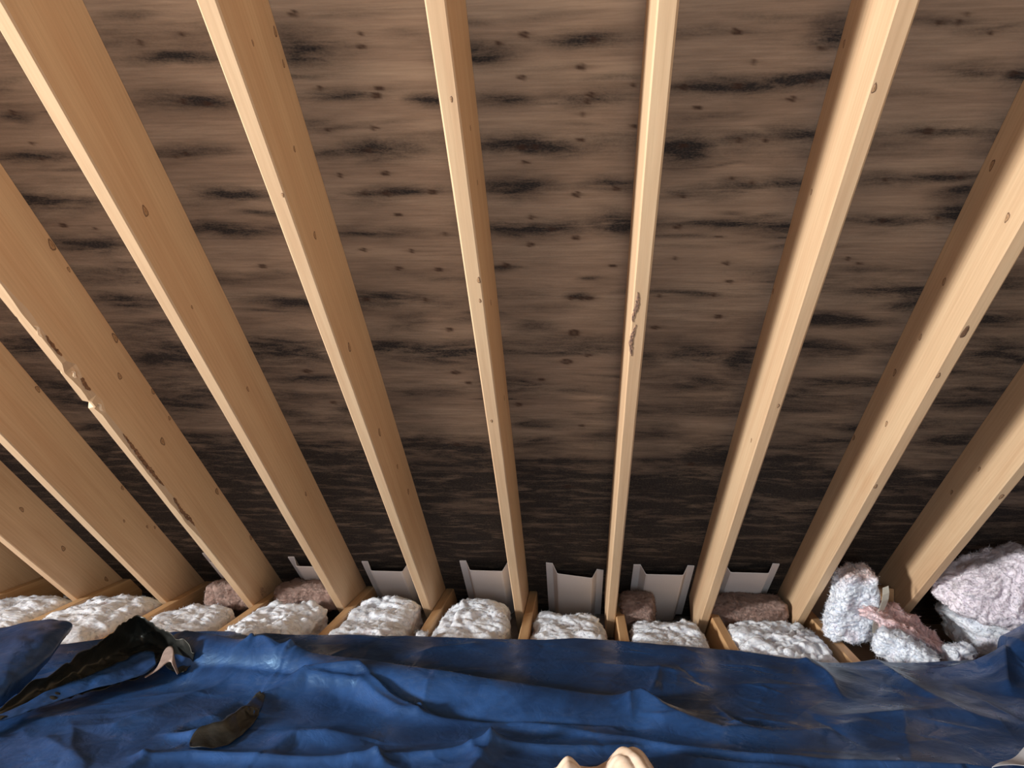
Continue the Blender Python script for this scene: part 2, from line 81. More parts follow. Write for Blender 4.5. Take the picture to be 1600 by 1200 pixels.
# ------------------------------------------------------------------ helpers
TAB = rng.random((256, 256))
def vnoise(x, y, seed=0):
    x = np.asarray(x, float) + seed * 17.3; y = np.asarray(y, float) + seed * 31.7
    xi = np.floor(x).astype(int); yi = np.floor(y).astype(int)
    fx = x - xi; fy = y - yi
    fx = fx * fx * (3 - 2 * fx); fy = fy * fy * (3 - 2 * fy)
    a = TAB[xi & 255, yi & 255]; b = TAB[(xi + 1) & 255, yi & 255]
    c = TAB[xi & 255, (yi + 1) & 255]; d = TAB[(xi + 1) & 255, (yi + 1) & 255]
    return (a * (1 - fx) + b * fx) * (1 - fy) + (c * (1 - fx) + d * fx) * fy
def fbm(x, y, seed=0, octaves=4):
    t = 0; amp = .5; f = 1
    for k in range(octaves):
        t = t + amp * vnoise(x * f, y * f, seed + k); amp *= .5; f *= 2.03
    return t
TAB3 = rng.random((64, 64, 64))
def vnoise3(p, seed=0):
    p = p + np.array([seed * 5.31, seed * 3.77, seed * 7.13])
    i = np.floor(p).astype(int); f = p - i; f = f * f * (3 - 2 * f)
    r = 0
    for dx in (0, 1):
        for dy in (0, 1):
            for dz in (0, 1):
                w = (f[:, 0] if dx else 1 - f[:, 0]) * (f[:, 1] if dy else 1 - f[:, 1]) * (f[:, 2] if dz else 1 - f[:, 2])
                r = r + w * TAB3[(i[:, 0] + dx) & 63, (i[:, 1] + dy) & 63, (i[:, 2] + dz) & 63]
    return r

def mesh_obj(name, verts, faces, mat=None, parent=None, smooth=False, attrs=None):
    me = bpy.data.meshes.new(name)
    me.from_pydata([tuple(map(float, v)) for v in verts] if not isinstance(verts, np.ndarray) else verts.tolist(), [], faces if isinstance(faces, list) else faces.tolist())
    me.update()
    if smooth:
        me.polygons.foreach_set('use_smooth', [True] * len(me.polygons))
    if attrs:
        for k, v in attrs.items():
            a = me.attributes.new(k, 'FLOAT', 'POINT')
            a.data.foreach_set('value', np.asarray(v, np.float32))
    o = bpy.data.objects.new(name, me)
    C.objects.link(o)
    if mat: me.materials.append(mat)
    if parent: o.parent = parent
    return o

def tag(o, label, cat, group=None):
    o['label'] = label; o['category'] = cat
    if group: o['group'] = group
    return o
def structure(o, label=None):
    o['kind'] = 'structure'
    if label: o['label'] = label
    return o
def empty(name, loc=(0, 0, 0)):
    o = bpy.data.objects.new(name, None)
    C.objects.link(o); o.location = loc; o.empty_display_size = .1
    return o

def grid_faces(nu, nv, off=0, close_u=False):
    i = np.arange(nu if close_u else nu - 1)[:, None]; j = np.arange(nv - 1)[None, :]
    a = i * nv + j; b = ((i + 1) % nu) * nv + j
    return (np.stack([a, b, b + 1, a + 1], -1).reshape(-1, 4) + off)

def box_geo(x0, x1, y0, y1, z0, z1, bev=0.0):
    """A box with bevelled long edges: 8-sided section in x-z, run along y."""
    b = bev
    sec = [(x0 + b, z0), (x1 - b, z0), (x1, z0 + b), (x1, z1 - b), (x1 - b, z1), (x0 + b, z1), (x0, z1 - b), (x0, z0 + b)]
    v = [(x, y0, z) for x, z in sec] + [(x, y1, z) for x, z in sec]
    f = [[(k + 1) % 8, k, 8 + k, 8 + (k + 1) % 8] for k in range(8)] + [list(range(8)), list(range(15, 7, -1))]
    return v, f

# ------------------------------------------------------------------ materials
def new_mat(name):
    m = bpy.data.materials.new(name); m.use_nodes = True
    nt = m.node_tree
    return m, nt, nt.nodes['Principled BSDF']
def N(nt, kind, **kw):
    n = nt.nodes.new(kind)
    for k, v in kw.items():
        if k.startswith('i_'): n.inputs[k[2:].replace('_', ' ')].default_value = v
        else: setattr(n, k, v)
    return n
def ramp(nt, src, stops):
    r = nt.nodes.new('ShaderNodeValToRGB')
    el = r.color_ramp.elements
    while len(el) < len(stops): el.new(.5)
    for e, (p, c) in zip(el, stops):
        e.position = p; e.color = c if len(c) == 4 else (*c, 1)
    nt.links.new(src, r.inputs[0])
    return r.outputs[0]
def mix(nt, fac, a, b, mode='MIX'):
    m = nt.nodes.new('ShaderNodeMix'); m.data_type = 'RGBA'; m.blend_type = mode
    for s, v in ((m.inputs[0], fac), (m.inputs[6], a), (m.inputs[7], b)):
        if hasattr(v, 'is_output'): nt.links.new(v, s)
        elif isinstance(v, (int, float)): s.default_value = v
        else: s.default_value = (*v, 1) if len(v) == 3 else v
    return m.outputs[2]
def math_n(nt, op, a, b=None, clamp=False):
    m = nt.nodes.new('ShaderNodeMath'); m.operation = op; m.use_clamp = clamp
    for s, v in ((m.inputs[0], a), (m.inputs[1], b)):
        if v is None: continue
        if hasattr(v, 'is_output'): nt.links.new(v, s)
        else: s.default_value = v
    return m.outputs[0]
def coords(nt, scale, which='Object', offset=None):
    tc = nt.nodes.new('ShaderNodeTexCoord'); mp = nt.nodes.new('ShaderNodeMapping')
    mp.inputs['Scale'].default_value = scale
    nt.links.new(tc.outputs[which], mp.inputs['Vector'])
    if offset:
        oi = nt.nodes.new('ShaderNodeObjectInfo'); cx = nt.nodes.new('ShaderNodeCombineXYZ')
        for k in range(3):
            nt.links.new(math_n(nt, 'MULTIPLY', oi.outputs['Random'], offset * (1 + k * .37)), cx.inputs[k])
        nt.links.new(cx.outputs[0], mp.inputs['Location'])
    return mp.outputs[0]
def noise(nt, vec, scale, detail=4, rough=.55, dist=0.0):
    n = nt.nodes.new('ShaderNodeTexNoise')
    n.inputs['Scale'].default_value = scale; n.inputs['Detail'].default_value = detail
    n.inputs['Roughness'].default_value = rough; n.inputs['Distortion'].default_value = dist
    nt.links.new(vec, n.inputs['Vector'])
    return n.outputs['Fac']
def bump(nt, bsdf, h, strength, dist):
    b = nt.nodes.new('ShaderNodeBump'); b.inputs['Strength'].default_value = strength; b.inputs['Distance'].default_value = dist
    nt.links.new(h, b.inputs['Height']); nt.links.new(b.outputs[0], bsdf.inputs['Normal'])

def lumber_material(name, light, mid, dark, grain=.5):
    m, nt, b = new_mat(name)
    v = coords(nt, (1, .055, 1), offset=9.0)
    n1 = noise(nt, v, 16, 3, .5, .8)                       # broad figure
    w = N(nt, 'ShaderNodeTexWave', wave_type='RINGS', rings_direction='Y')
    w.inputs['Scale'].default_value = 24; w.inputs['Distortion'].default_value = 5.0
    w.inputs['Detail'].default_value = 3; w.inputs['Detail Scale'].default_value = 1.6
    nt.links.new(v, w.inputs['Vector'])
    v2 = coords(nt, (1, .03, 1), offset=4.0)
    n2 = noise(nt, v2, 160, 3, .6)                         # fine fibres
    base = ramp(nt, n1, [(.28, mid), (.62, light)])
    ring = ramp(nt, w.outputs['Fac'], [(.35, (0, 0, 0)), (.95, (1, 1, 1))])
    c = mix(nt, math_n(nt, 'MULTIPLY', ring, grain * .22), base, dark)
    fib = ramp(nt, n2, [(.3, (.90, .885, .87)), (.65, (1.02, 1.02, 1.02))])
    c = mix(nt, .8, c, fib, 'MULTIPLY')
    v3 = coords(nt, (1, .5, 1), offset=3.0)
    stain = ramp(nt, noise(nt, v3, 5, 4, .6), [(.62, (0, 0, 0)), (.8, (1, 1, 1))])
    c = mix(nt, math_n(nt, 'MULTIPLY', stain, .25), c, (.50, .27, .12))
    nt.links.new(c, b.inputs['Base Color'])
    b.inputs['Roughness'].default_value = .62
    bump(nt, b, n2, .12, .002)
    return m
M_RAFTER = lumber_material('pine_lumber', (.66, .475, .295), (.59, .39, .232), (.44, .25, .13))
M_JOIST = lumber_material('joist_lumber', (.70, .46, .24), (.58, .33, .15), (.42, .20, .08))
M_BLOCK = lumber_material('block_lumber', (.62, .36, .18), (.50, .26, .12), (.35, .14, .06))

def knot_material():
    m, nt, b = new_mat('knot_wood')
    tc = nt.nodes.new('ShaderNodeTexCoord')
    g = N(nt, 'ShaderNodeAttribute', attribute_name='ring')
    n = noise(nt, tc.outputs['Object'], 300, 2)
    r = math_n(nt, 'ADD', g.outputs['Fac'], math_n(nt, 'MULTIPLY', math_n(nt, 'SUBTRACT', n, .5), .35))
    c = ramp(nt, r, [(0, (.28, .15, .07)), (.45, (.46, .29, .16)), (.72, (.12, .06, .035)), (.95, (.56, .385, .24))])
    nt.links.new(c, b.inputs['Base Color']); b.inputs['Roughness'].default_value = .6
    return m
M_KNOT = knot_material()

def simple_noise_material(name, a, b_, scale, rough=.8, bumps=(.3, .002), stretch=(1, 1, 1)):
    m, nt, b = new_mat(name)
    n = noise(nt, coords(nt, stretch), scale, 5, .65)
    nt.links.new(ramp(nt, n, [(.35, a), (.65, b_)]), b.inputs['Base Color'])
    b.inputs['Roughness'].default_value = rough
    bump(nt, b, n, *bumps)
    return m
M_BARK = simple_noise_material('bark', (.10, .045, .02), (.30, .15, .07), 90)
M_SPLINTER = simple_noise_material('torn_wood', (.78, .55, .34), (.86, .70, .50), 120)
M_POCKET = simple_noise_material('bark_pocket_wood', (.10, .065, .06), (.40, .24, .15), 110)
M_FOAM = simple_noise_material('baffle_foam', (.82, .78, .79), (.88, .84, .85), 220, .85, (.2, .001))
M_DRYWALL = simple_noise_material('drywall_back', (.22, .19, .17), (.30, .26, .23), 8)
M_GABLE = simple_noise_material('gable_board', (.30, .19, .12), (.38, .25, .16), 6, stretch=(1, .3, 3))
M_WINFRAME = simple_noise_material('window_paint', (.75, .74, .72), (.8, .79, .77), 30)

def sheathing_material():
    m, nt, b = new_mat('stained_plywood')
    v = coords(nt, (.14, 1, 1))                              # grain runs along x
    broad = noise(nt, v, 8, 8, .68, .5)
    fine = noise(nt, coords(nt, (.045, 1, 1)), 140, 3, .6)
    tone = noise(nt, coords(nt, (.5, .5, .5)), 2.2, 3, .5)
    c = ramp(nt, broad, [(.30, (.255, .178, .125)), (.50, (.385, .280, .200)), (.70, (.52, .395, .285))])
    c = mix(nt, math_n(nt, 'MULTIPLY', tone, .45), c, (.33, .228, .180))
    c = mix(nt, .85, c, ramp(nt, fine, [(.3, (.80, .79, .78)), (.68, (1.1, 1.1, 1.1))]), 'MULTIPLY')
    pale = N(nt, 'ShaderNodeAttribute', attribute_name='pale').outputs['Fac']
    c = mix(nt, pale, c, (.56, .40, .28))
    mold_tone = N(nt, 'ShaderNodeAttribute', attribute_name='mold_tone').outputs['Fac']
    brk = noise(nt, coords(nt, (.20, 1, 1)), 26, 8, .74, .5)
    mm = math_n(nt, 'MULTIPLY', mold_tone, math_n(nt, 'ADD', math_n(nt, 'MULTIPLY', brk, 2.6), -.30), True)
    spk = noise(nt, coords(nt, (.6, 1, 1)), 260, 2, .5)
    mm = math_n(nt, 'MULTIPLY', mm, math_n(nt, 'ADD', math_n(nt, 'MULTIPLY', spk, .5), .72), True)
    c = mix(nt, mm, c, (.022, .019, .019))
    kn = N(nt, 'ShaderNodeAttribute', attribute_name='knot').outputs['Fac']
    c = mix(nt, kn, c, (.045, .022, .014))
    nt.links.new(c, b.inputs['Base Color'])
    b.inputs['Roughness'].default_value = .78
    b.inputs['Specular IOR Level'].default_value = .25
    bump(nt, b, math_n(nt, 'ADD', fine, broad), .25, .002)
    return m
M_SHEATH = sheathing_material()

def fluff_material(name, white, pink, deep):
    m, nt, b = new_mat(name)
    pk = N(nt, 'ShaderNodeAttribute', attribute_name='pink').outputs['Fac']
    n1 = noise(nt, coords(nt, (1, 1, 1)), 16, 5, .65, .6)
    n2 = noise(nt, coords(nt, (1, .35, 1)), 110, 4, .7, .8)
    f = math_n(nt, 'ADD', pk, math_n(nt, 'MULTIPLY', math_n(nt, 'SUBTRACT', n1, .5), .9), True)
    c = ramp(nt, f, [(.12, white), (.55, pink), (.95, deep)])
    c = mix(nt, .6, c, ramp(nt, n2, [(.3, (.90, .89, .89)), (.6, (1.03, 1.03, 1.03))]), 'MULTIPLY')
    nt.links.new(c, b.inputs['Base Color'])
    b.inputs['Roughness'].default_value = .95
    b.inputs['Specular IOR Level'].default_value = .1
    b.inputs['Subsurface Weight'].default_value = .8
    b.inputs['Subsurface Radius'].default_value = (1, .9, .9)
    b.inputs['Subsurface Scale'].default_value = .022
    bump(nt, b, math_n(nt, 'ADD', n2, n1), .4, .004)
    return m
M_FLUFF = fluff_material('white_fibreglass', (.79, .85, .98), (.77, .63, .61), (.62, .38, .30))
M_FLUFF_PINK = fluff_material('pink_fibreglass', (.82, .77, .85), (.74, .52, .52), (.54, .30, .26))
M_FLUFF_OLD = fluff_material('dusty_pink_fibreglass', (.31, .22, .19), (.23, .145, .12), (.16, .095, .075))

def tarp_material(name, deep, mid, dust, rough, tint):
    m, nt, b = new_mat(name)
    n1 = noise(nt, coords(nt, (1, 1, 1)), 5, 5, .6, .5)
    n2 = noise(nt, coords(nt, (.6, 1.5, 1)), 30, 6, .75, 1.2)
    c = ramp(nt, n1, [(.35, deep), (.62, mid)])
    d = ramp(nt, n2, [(.50, (0, 0, 0)), (.78, (1, 1, 1))])
    d = math_n(nt, 'MULTIPLY', d, ramp(nt, noise(nt, coords(nt, (1, 1, 1)), 2.6, 3), [(.42, (.04, .04, .04)), (.72, (.5, .5, .5))]))
    c = mix(nt, d, c, dust)
    nt.links.new(c, b.inputs['Base Color'])
    nt.links.new(math_n(nt, 'ADD', math_n(nt, 'MULTIPLY', d, .12), math_n(nt, 'ADD', ramp(nt, n1, [(.40, (.20, .20, .20)), (.62, (.0, .0, .0))]), rough)), b.inputs['Roughness'])
    b.inputs['Specular IOR Level'].default_value = .6
    b.inputs['Specular Tint'].default_value = (*tint, 1)
    n3 = noise(nt, coords(nt, (1, 1, 1)), 11, 3, .5, 1.4)
    n4 = noise(nt, coords(nt, (1, 1, 1)), 26, 2, .5, 1.0)
    rd = math_n(nt, 'ADD', math_n(nt, 'ABSOLUTE', math_n(nt, 'SUBTRACT', n3, .5)), math_n(nt, 'MULTIPLY', math_n(nt, 'ABSOLUTE', math_n(nt, 'SUBTRACT', n4, .5)), .35))
    bump(nt, b, math_n(nt, 'ADD', rd, math_n(nt, 'MULTIPLY', n2, .03)), .16, .020)
    return m
M_TARP = tarp_material('blue_plastic', (.008, .027, .088), (.021, .066, .195), (.10, .14, .22), .24, (.42, .72, 1.0))
M_TARP_BLACK = tarp_material('black_plastic', (.006, .007, .007), (.012, .013, .012), (.05, .05, .045), .28, (1, 1, .9))
M_LIP = simple_noise_material('tarp_hem', (.24, .185, .165), (.34, .27, .24), 60, .5)
M_CLOTH = simple_noise_material('beige_cloth', (.66, .50, .36), (.78, .64, .52), 25, .85, (.25, .002))
M_PAPER = simple_noise_material('facing_paper', (.56, .56, .48), (.68, .68, .60), 40, .6)
M_PALE = simple_noise_material('pale_plastic', (.52, .54, .58), (.62, .64, .68), 12, .45, (.2, .002))

# ------------------------------------------------------------------ roof sheathing
def roof_to_world(x, s, d):
    return np.stack([x, RN[1] * d + RD[1] * s, CAM_Z + RN[2] * d + RD[2] * s], -1)

def build_ceiling():
    xs = np.concatenate([np.linspace(-5.05, -2.8, 6)[:-1], np.linspace(-2.8, 1.95, 476), np.linspace(1.95, 3.0, 5)[1:]])
    ss = np.concatenate([np.linspace(-1.45, -.2, 6)[:-1], np.linspace(-.2, 3.9, 821), np.linspace(3.9, 4.6, 5)[1:]])
    X, S = np.meshgrid(xs, ss, indexing='ij')
    x = X.ravel(); s = S.ravel()
    sw = s + .024 * (fbm(x * 5, s * 9, 3) - .5) * 2
    xw = x + .05 * (fbm(x * 6, s * 14, 5) - .5) * 2
    mold_tone = np.zeros_like(x); knot = np.zeros_like(x); pale = np.zeros_like(x)
    for (cx, cs, a, b, k) in STREAKS:
        w = (np.abs(x - cx) < a * 2.6) & (np.abs(s - cs) < b * 4 + .02)
        u = (xw[w] - cx) / a; v = (sw[w] - cs) / b
        mold_tone[w] = np.maximum(mold_tone[w], k * np.exp(-np.abs(u) ** 2.0 * .55 - np.abs(v) ** 1.5 * .50))
    sr = np.random.default_rng(23)
    for q in range(260):                       # fainter streaks between the large ones
        cx, cs, a, b, k = sr.uniform(-2.8, 1.9), sr.uniform(-.2, 3.4), sr.uniform(.03, .16), sr.uniform(.003, .011), sr.uniform(.25, .7)
        w = (np.abs(x - cx) < a * 2.4) & (np.abs(s - cs) < b * 4 + .02)
        mold_tone[w] = np.maximum(mold_tone[w], k * np.exp(-((xw[w] - cx) / a) ** 2 - np.abs((sw[w] - cs) / b) ** 1.5))
    mold_tone *= .70 + .95 * fbm(x * 9, s * 34, 41, 4)
    for (cx, cs, a, b, k) in PALE_STREAKS:
        w = (np.abs(x - cx) < a * 2.5) & (np.abs(s - cs) < b * 3 + .02)
        u = (xw[w] - cx) / a; v = (sw[w] - cs) / b
        pale[w] = np.maximum(pale[w], .6 * k * np.exp(-u ** 2 - v ** 2))
    # mould patches get denser towards the eave; a dark band at the bottom
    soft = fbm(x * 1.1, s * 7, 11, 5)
    eave_ramp = np.clip((s - 1.1) / 2.0, 0, 1)
    m2 = np.clip((soft - (.55 - .20 * eave_ramp)) * 4.5, 0, 1) * (.34 + .52 * eave_ramp)
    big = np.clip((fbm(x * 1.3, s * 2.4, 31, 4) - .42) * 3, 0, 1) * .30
    m2 = np.maximum(m2, big * (.6 + .6 * eave_ramp))
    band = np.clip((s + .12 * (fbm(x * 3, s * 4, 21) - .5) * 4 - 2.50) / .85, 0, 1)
    haze = .10 + .22 * np.clip((s - .9) / 1.6, 0, 1) + .14 * np.clip((-.5 - x) / 1.2, 0, 1)  # even darker tone, stronger down the slope and to the left
    mold_tone = np.clip(np.maximum(mold_tone, m2) * (1 - haze) + haze + band * .70, 0, 1)
    for (cx, cs, r) in SHEATHING_KNOTS:
        w = (np.abs(x - cx) < r * 6) & (np.abs(s - cs) < r * 3)
        e = np.sqrt(((x[w] - cx) / (r * 1.25)) ** 2 + ((s[w] - cs) / r) ** 2)
        core = np.clip((1.12 - e) * 4, 0, 1) * np.where(e < .5, .75, 1.0)
        tail = .45 * np.exp(-((x[w] - cx) / (r * 3)) ** 2 - ((s[w] - cs) / (r * .5)) ** 2)
        knot[w] = np.maximum(knot[w], np.maximum(core * .9, tail))
    nu, nv = len(xs), len(ss)
    P = roof_to_world(x, s, D_ROOF)
    f = grid_faces(nu, nv)
    # back of the board, 16 mm thick
    cx = [xs[0], xs[-1]]; cs = [ss[0], ss[-1]]
    B = roof_to_world(np.array([cx[0], cx[0], cx[1], cx[1]]), np.array([cs[0], cs[1], cs[1], cs[0]]), D_ROOF + .016)
    n = len(P)
    c0, c1, c2, c3 = 0, nv - 1, nu * nv - 1, (nu - 1) * nv
    faces = f.tolist() + [[n, n + 1, n + 2, n + 3], [c0, c1, n + 1, n], [c1, c2, n + 2, n + 1], [c2, c3, n + 3, n + 2], [c3, c0, n, n + 3]]
    z4 = np.zeros(4)
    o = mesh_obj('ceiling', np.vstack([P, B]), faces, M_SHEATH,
                 attrs={'mold_tone': np.append(mold_tone, z4), 'knot': np.append(knot, z4), 'pale': np.append(pale, z4)})
    structure(o, 'brown plywood roof sheathing with black mould streaks')
    # work in board coordinates: x across, y down the slope
    o.data.transform(Matrix.Translation((0, 0, -CAM_Z)))
    o.data.transform(Matrix.Rotation(PITCH, 4, 'X'))
    o.rotation_euler = (-PITCH, 0, 0); o.location = (0, 0, CAM_Z)
build_ceiling()

# ------------------------------------------------------------------ floor and gable walls
def plain_box(name, x0, x1, y0, y1, z0, z1, mat, parent=None, bev=.002):
    v, f = box_geo(x0, x1, y0, y1, z0, z1, bev)
    return mesh_obj(name, v, f, mat, parent)
structure(plain_box('floor', -5.05, 3.0, -2.64, 4.75, -.175, -.155, M_DRYWALL), 'drywall back below the ceiling joists')
def gable(name, x0, x1, hole=None):
    y0, y1, z0 = -2.6, 4.7, -.155
    top = lambda y: CAM_Z + (D_ROOF - RN[1] * max(y, -.27)) / RN[2] - .004
    ys = sorted({y0, -.27, y1, *(hole[:2] if hole else ())})
    v, f = [], []
    def quad(ya, yb, za, zb, zc, zd):
        k = len(v)
        for xx in (x0, x1):
            v.extend([(xx, ya, za), (xx, yb, zb), (xx, yb, zc), (xx, ya, zd)])
        f.extend([[k, k + 1, k + 2, k + 3], [k + 7, k + 6, k + 5, k + 4], [k, k + 4, k + 5, k + 1], [k + 1, k + 5, k + 6, k + 2], [k + 2, k + 6, k + 7, k + 3], [k + 3, k + 7, k + 4, k]])
    for ya, yb in zip(ys[:-1], ys[1:]):
        ta, tb = max(top(ya), z0 + .01), max(top(yb), z0 + .01)
        if hole and ya >= hole[0] - 1e-6 and yb <= hole[1] + 1e-6:
            quad(ya, yb, z0, z0, hole[2], hole[2]); quad(ya, yb, hole[3], hole[3], tb, ta)
        else:
            quad(ya, yb, z0, z0, tb, ta)
    return structure(mesh_obj(name, v, f, M_GABLE))
gable('wall_left', -5.09, -5.05, (-1.65, -.75, .90, 1.80))
gable('wall_right', 3.0, 3.04)
wbk = empty('wall_back', (0, -2.60, -.155)); structure(wbk, 'unseen board wall behind the camera, with an opening added for the fill lamp')  # opening made up to hold the added fill lamp
for (a, b, c, d) in ((-5.05, -.32, 0, 2.5), (.52, 3.0, 0, 2.5), (-.32, .52, 2.05, 2.5)):
    plain_box('wall_panel', a, b, -.04, 0, c, d, M_GABLE, wbk)
wf = empty('window_1', (-5.07, -1.20, .90)); structure(wf, 'small gable window letting daylight in')
for n_, (a, b, c, d) in (('frame_side', (-.45, -.41, 0, .90)), ('frame_side', (.41, .45, 0, .90)), ('frame_sill', (-.41, .41, 0, .04)), ('frame_head', (-.41, .41, .86, .90))):
    plain_box(n_, -.03, .03, a, b, c, d, M_WINFRAME, wf)

# ------------------------------------------------------------------ rafters
S_TOP, S_BOT = -1.4, 3.74
RAFTER_LABELS = [
 'shaded rafter at the far left, mostly hidden behind its neighbour',
 'leftmost broad pine rafter rising from the left corner insulation',
 'second pine rafter from the left, with a clean narrow pale edge',
 'pine rafter on the left with a splintered, barky lower edge',
 'wide pine rafter leaving the photo at the top left corner',
 'pine rafter left of centre with dark knots on its right side',
 'slender pine rafter at the centre, just left of the bark pocket rafter',
 'slender pine rafter at the centre with a dark bark pocket',
 'pine rafter right of centre with a bright left side',
 'pine rafter on the right with a black oval knot on its edge',
 'rightmost broad pine rafter beside the torn pink insulation', ]
def ring_section(xa, xb, d0, d1, bl, br, be=.003):
    """8 points, counter-clockwise seen from the eave: bottom left, bottom right, top right, top left, corners cut."""
    return [(xa + bl[0], d0), (xb - br[0], d0), (xb, d0 + br[1]), (xb, d1 - .001), (xb - .001, d1), (xa + .001, d1), (xa, d1 - .001), (xa, d0 + bl[1])]
def build_rafter(i, xc):
    n = 150 if i in (3, 7) else 44
    ss = np.linspace(S_TOP, S_BOT, n) if i not in (3,) else np.concatenate([np.linspace(S_TOP, 1.3, 20)[:-1], np.linspace(1.3, 2.9, 200), np.linspace(2.9, S_BOT, 10)[1:]])
    n = len(ss)
    t = THICK / 2
    v = []
    r = np.random.default_rng(40 + i)
    wob = .0012 * (vnoise(ss * 2.1, ss * 0 + i, 2) - .5) * 2
    chamf = []
    for k, s in enumerate(ss):
        e = .0035 + .0015 * (vnoise(s * 9, i * 3.1, 1) - .5)
        bl = [e, e]; br = [e, e]; d0 = float(wob[k])
        if i == 3:                                   # splintered edge
            j = float(vnoise(s * 40, 2.2, 4)); j2 = float(vnoise(s * 14, 5.2, 6))
            wane = np.interp(s, [1.38, 1.5, 1.72, 1.76, 1.84, 1.93, 1.97, 2.3, 2.7, 2.8], [0, .35, .25, 1.0, .45, 1.0, .3, .45, .6, 0])
            br = [e + .016 * wane * (.5 + .8 * j2) + .004 * wane * j, e + .026 * wane * (.4 + .9 * j2) + .006 * wane * j]
            if 1.895 < s < 1.935:                    # bite out of the edge
                q = 1 - abs(s - 1.915) / .02
                bl = [e + .020 * min(1, q * 2.5), e + .014 * min(1, q * 2.5)]
            elif 1.745 < s < 1.765: bl = [.008, .006]
            elif 1.52 < s < 1.54: bl = [.006, .005]
            br[0] = min(br[0], 2 * t - bl[0] - .006)
        if i >= 7: br[0] += .001
        v += [(x, s - S_BOT, d) for x, d in ring_section(-t, t, d0, DEPTH - .0005, bl, br)]
        chamf.append(br)
    f = []
    for k in range(n - 1):
        for q in range(8):
            a = k * 8 + q; b = k * 8 + (q + 1) % 8
            f.append([b, a, a + 8, b + 8])
    f.append(list(range(8))); f.append([(n - 1) * 8 + q for q in range(7, -1, -1)])
    o = mesh_obj('rafter', v, f, M_RAFTER)
    base = RD * S_BOT + RN * D_RAFTER
    o.location = (xc, base[1], CAM_Z + base[2]); o.rotation_euler = (-PITCH, 0, 0)
    tag(o, RAFTER_LABELS[i], 'rafter', 'sloping roof rafters')
    if i == 3:                                       # strips of bark on the waney edge
        for sa, sb in ((1.60, 1.70), (1.80, 1.87), (2.08, 2.42), (2.50, 2.72)):
            kk = np.where((ss > sa) & (ss < sb))[0]
            vv = []
            for q_, k in enumerate(kk):
                br = chamf[k]; taper = math.sin(math.pi * (q_ + .5) / len(kk)) ** .5
                wd = .55 * taper * (.7 + .5 * r.random())
                p1 = np.array([t, br[1]]); p0 = np.array([t - br[0], 0.0]); dv = p0 - p1
                a = p1 + dv * .02 + np.array([0, .006 * taper * r.random()]); b_ = p1 + dv * wd
                nn = np.array([.0016, -.0012])
                for pt in (a, b_):
                    vv.append((pt[0] + nn[0], ss[k] - S_BOT, pt[1] + nn[1]))
                    vv.append((pt[0] - nn[0], ss[k] - S_BOT, pt[1] - nn[1]))
            ff = []
            for q_ in range(len(kk) - 1):
                a = q_ * 4
                for (u_, w_) in ((0, 2), (2, 3), (3, 1), (1, 0)):
                    ff.append([a + u_, a + w_, a + 4 + w_, a + 4 + u_])
            if len(kk) > 2:
                mesh_obj('bark_strip', vv, ff, M_BARK, o)['label'] = 'strip of dark brown bark'
        for (s0, ln, up) in ((1.765, .03, .010), (1.925, .04, .012), (1.955, .03, .016), (1.56, .05, .004)):   # torn splinters
            vv = []; m_ = 7
            for q_ in range(m_):
                w_ = .0045 * math.sin(math.pi * (q_ + .4) / m_) + .0008
                for (dx, dd) in ((-w_, 0), (0, -w_ * 1.2), (w_, 0), (0, w_)):
                    vv.append((t - .006 + dx + .002 * math.sin(q_ * 1.3), s0 + ln * q_ / m_ - S_BOT, up + dd + .004 * math.sin(q_ * .9)))
            ff = [[a * 4 + b_, a * 4 + (b_ + 1) % 4, a * 4 + 4 + (b_ + 1) % 4, a * 4 + 4 + b_] for a in range(m_ - 1) for b_ in range(4)]
            ff += [[0, 3, 2, 1], [(m_ - 1) * 4 + q_ for q_ in range(4)]]
            mesh_obj('splinter', vv, ff, M_SPLINTER, o)['label'] = 'pale torn wood splinter'
    if i == 7:                                       # bark pocket in the lower face
        for k_, (sa, sb, wd, xo) in enumerate(((1.428, 1.535, .0052, -.0095), (1.545, 1.668, .0050, -.0100))):
            vv, ff = [], []; m_ = 22
            for q_ in range(m_):
                u = q_ / (m_ - 1); s = sa + (sb - sa) * u
                w_ = wd * (math.sin(math.pi * u) ** .7 + .06) * (.75 + .5 * r.random())
                cx = xo + .003 * math.sin(u * 5 + k_ * 2) + .002 * (r.random() - .5) - .003 * u
                d_ = float(np.interp(s, ss, wob))
                for (dx, dd) in ((-w_, .001), (-w_ * .6, -.0018), (w_ * .2, -.0006 - .002 * r.random()), (w_ * .7, -.0016), (w_, .001)):
                    vv.append((cx + dx, s - S_BOT, d_ + dd))
            for q_ in range(m_ - 1):
                for b_ in range(4):
                    a = q_ * 5 + b_; ff.append([a, a + 1, a + 6, a + 5])
            mesh_obj('bark_pocket', vv, ff, M_POCKET, o)['label'] = 'dark ragged bark pocket in the rafter edge'
    return o, wob, ss
RAFTERS = [build_rafter(i, x) for i, x in enumerate(RAFTER_X)]
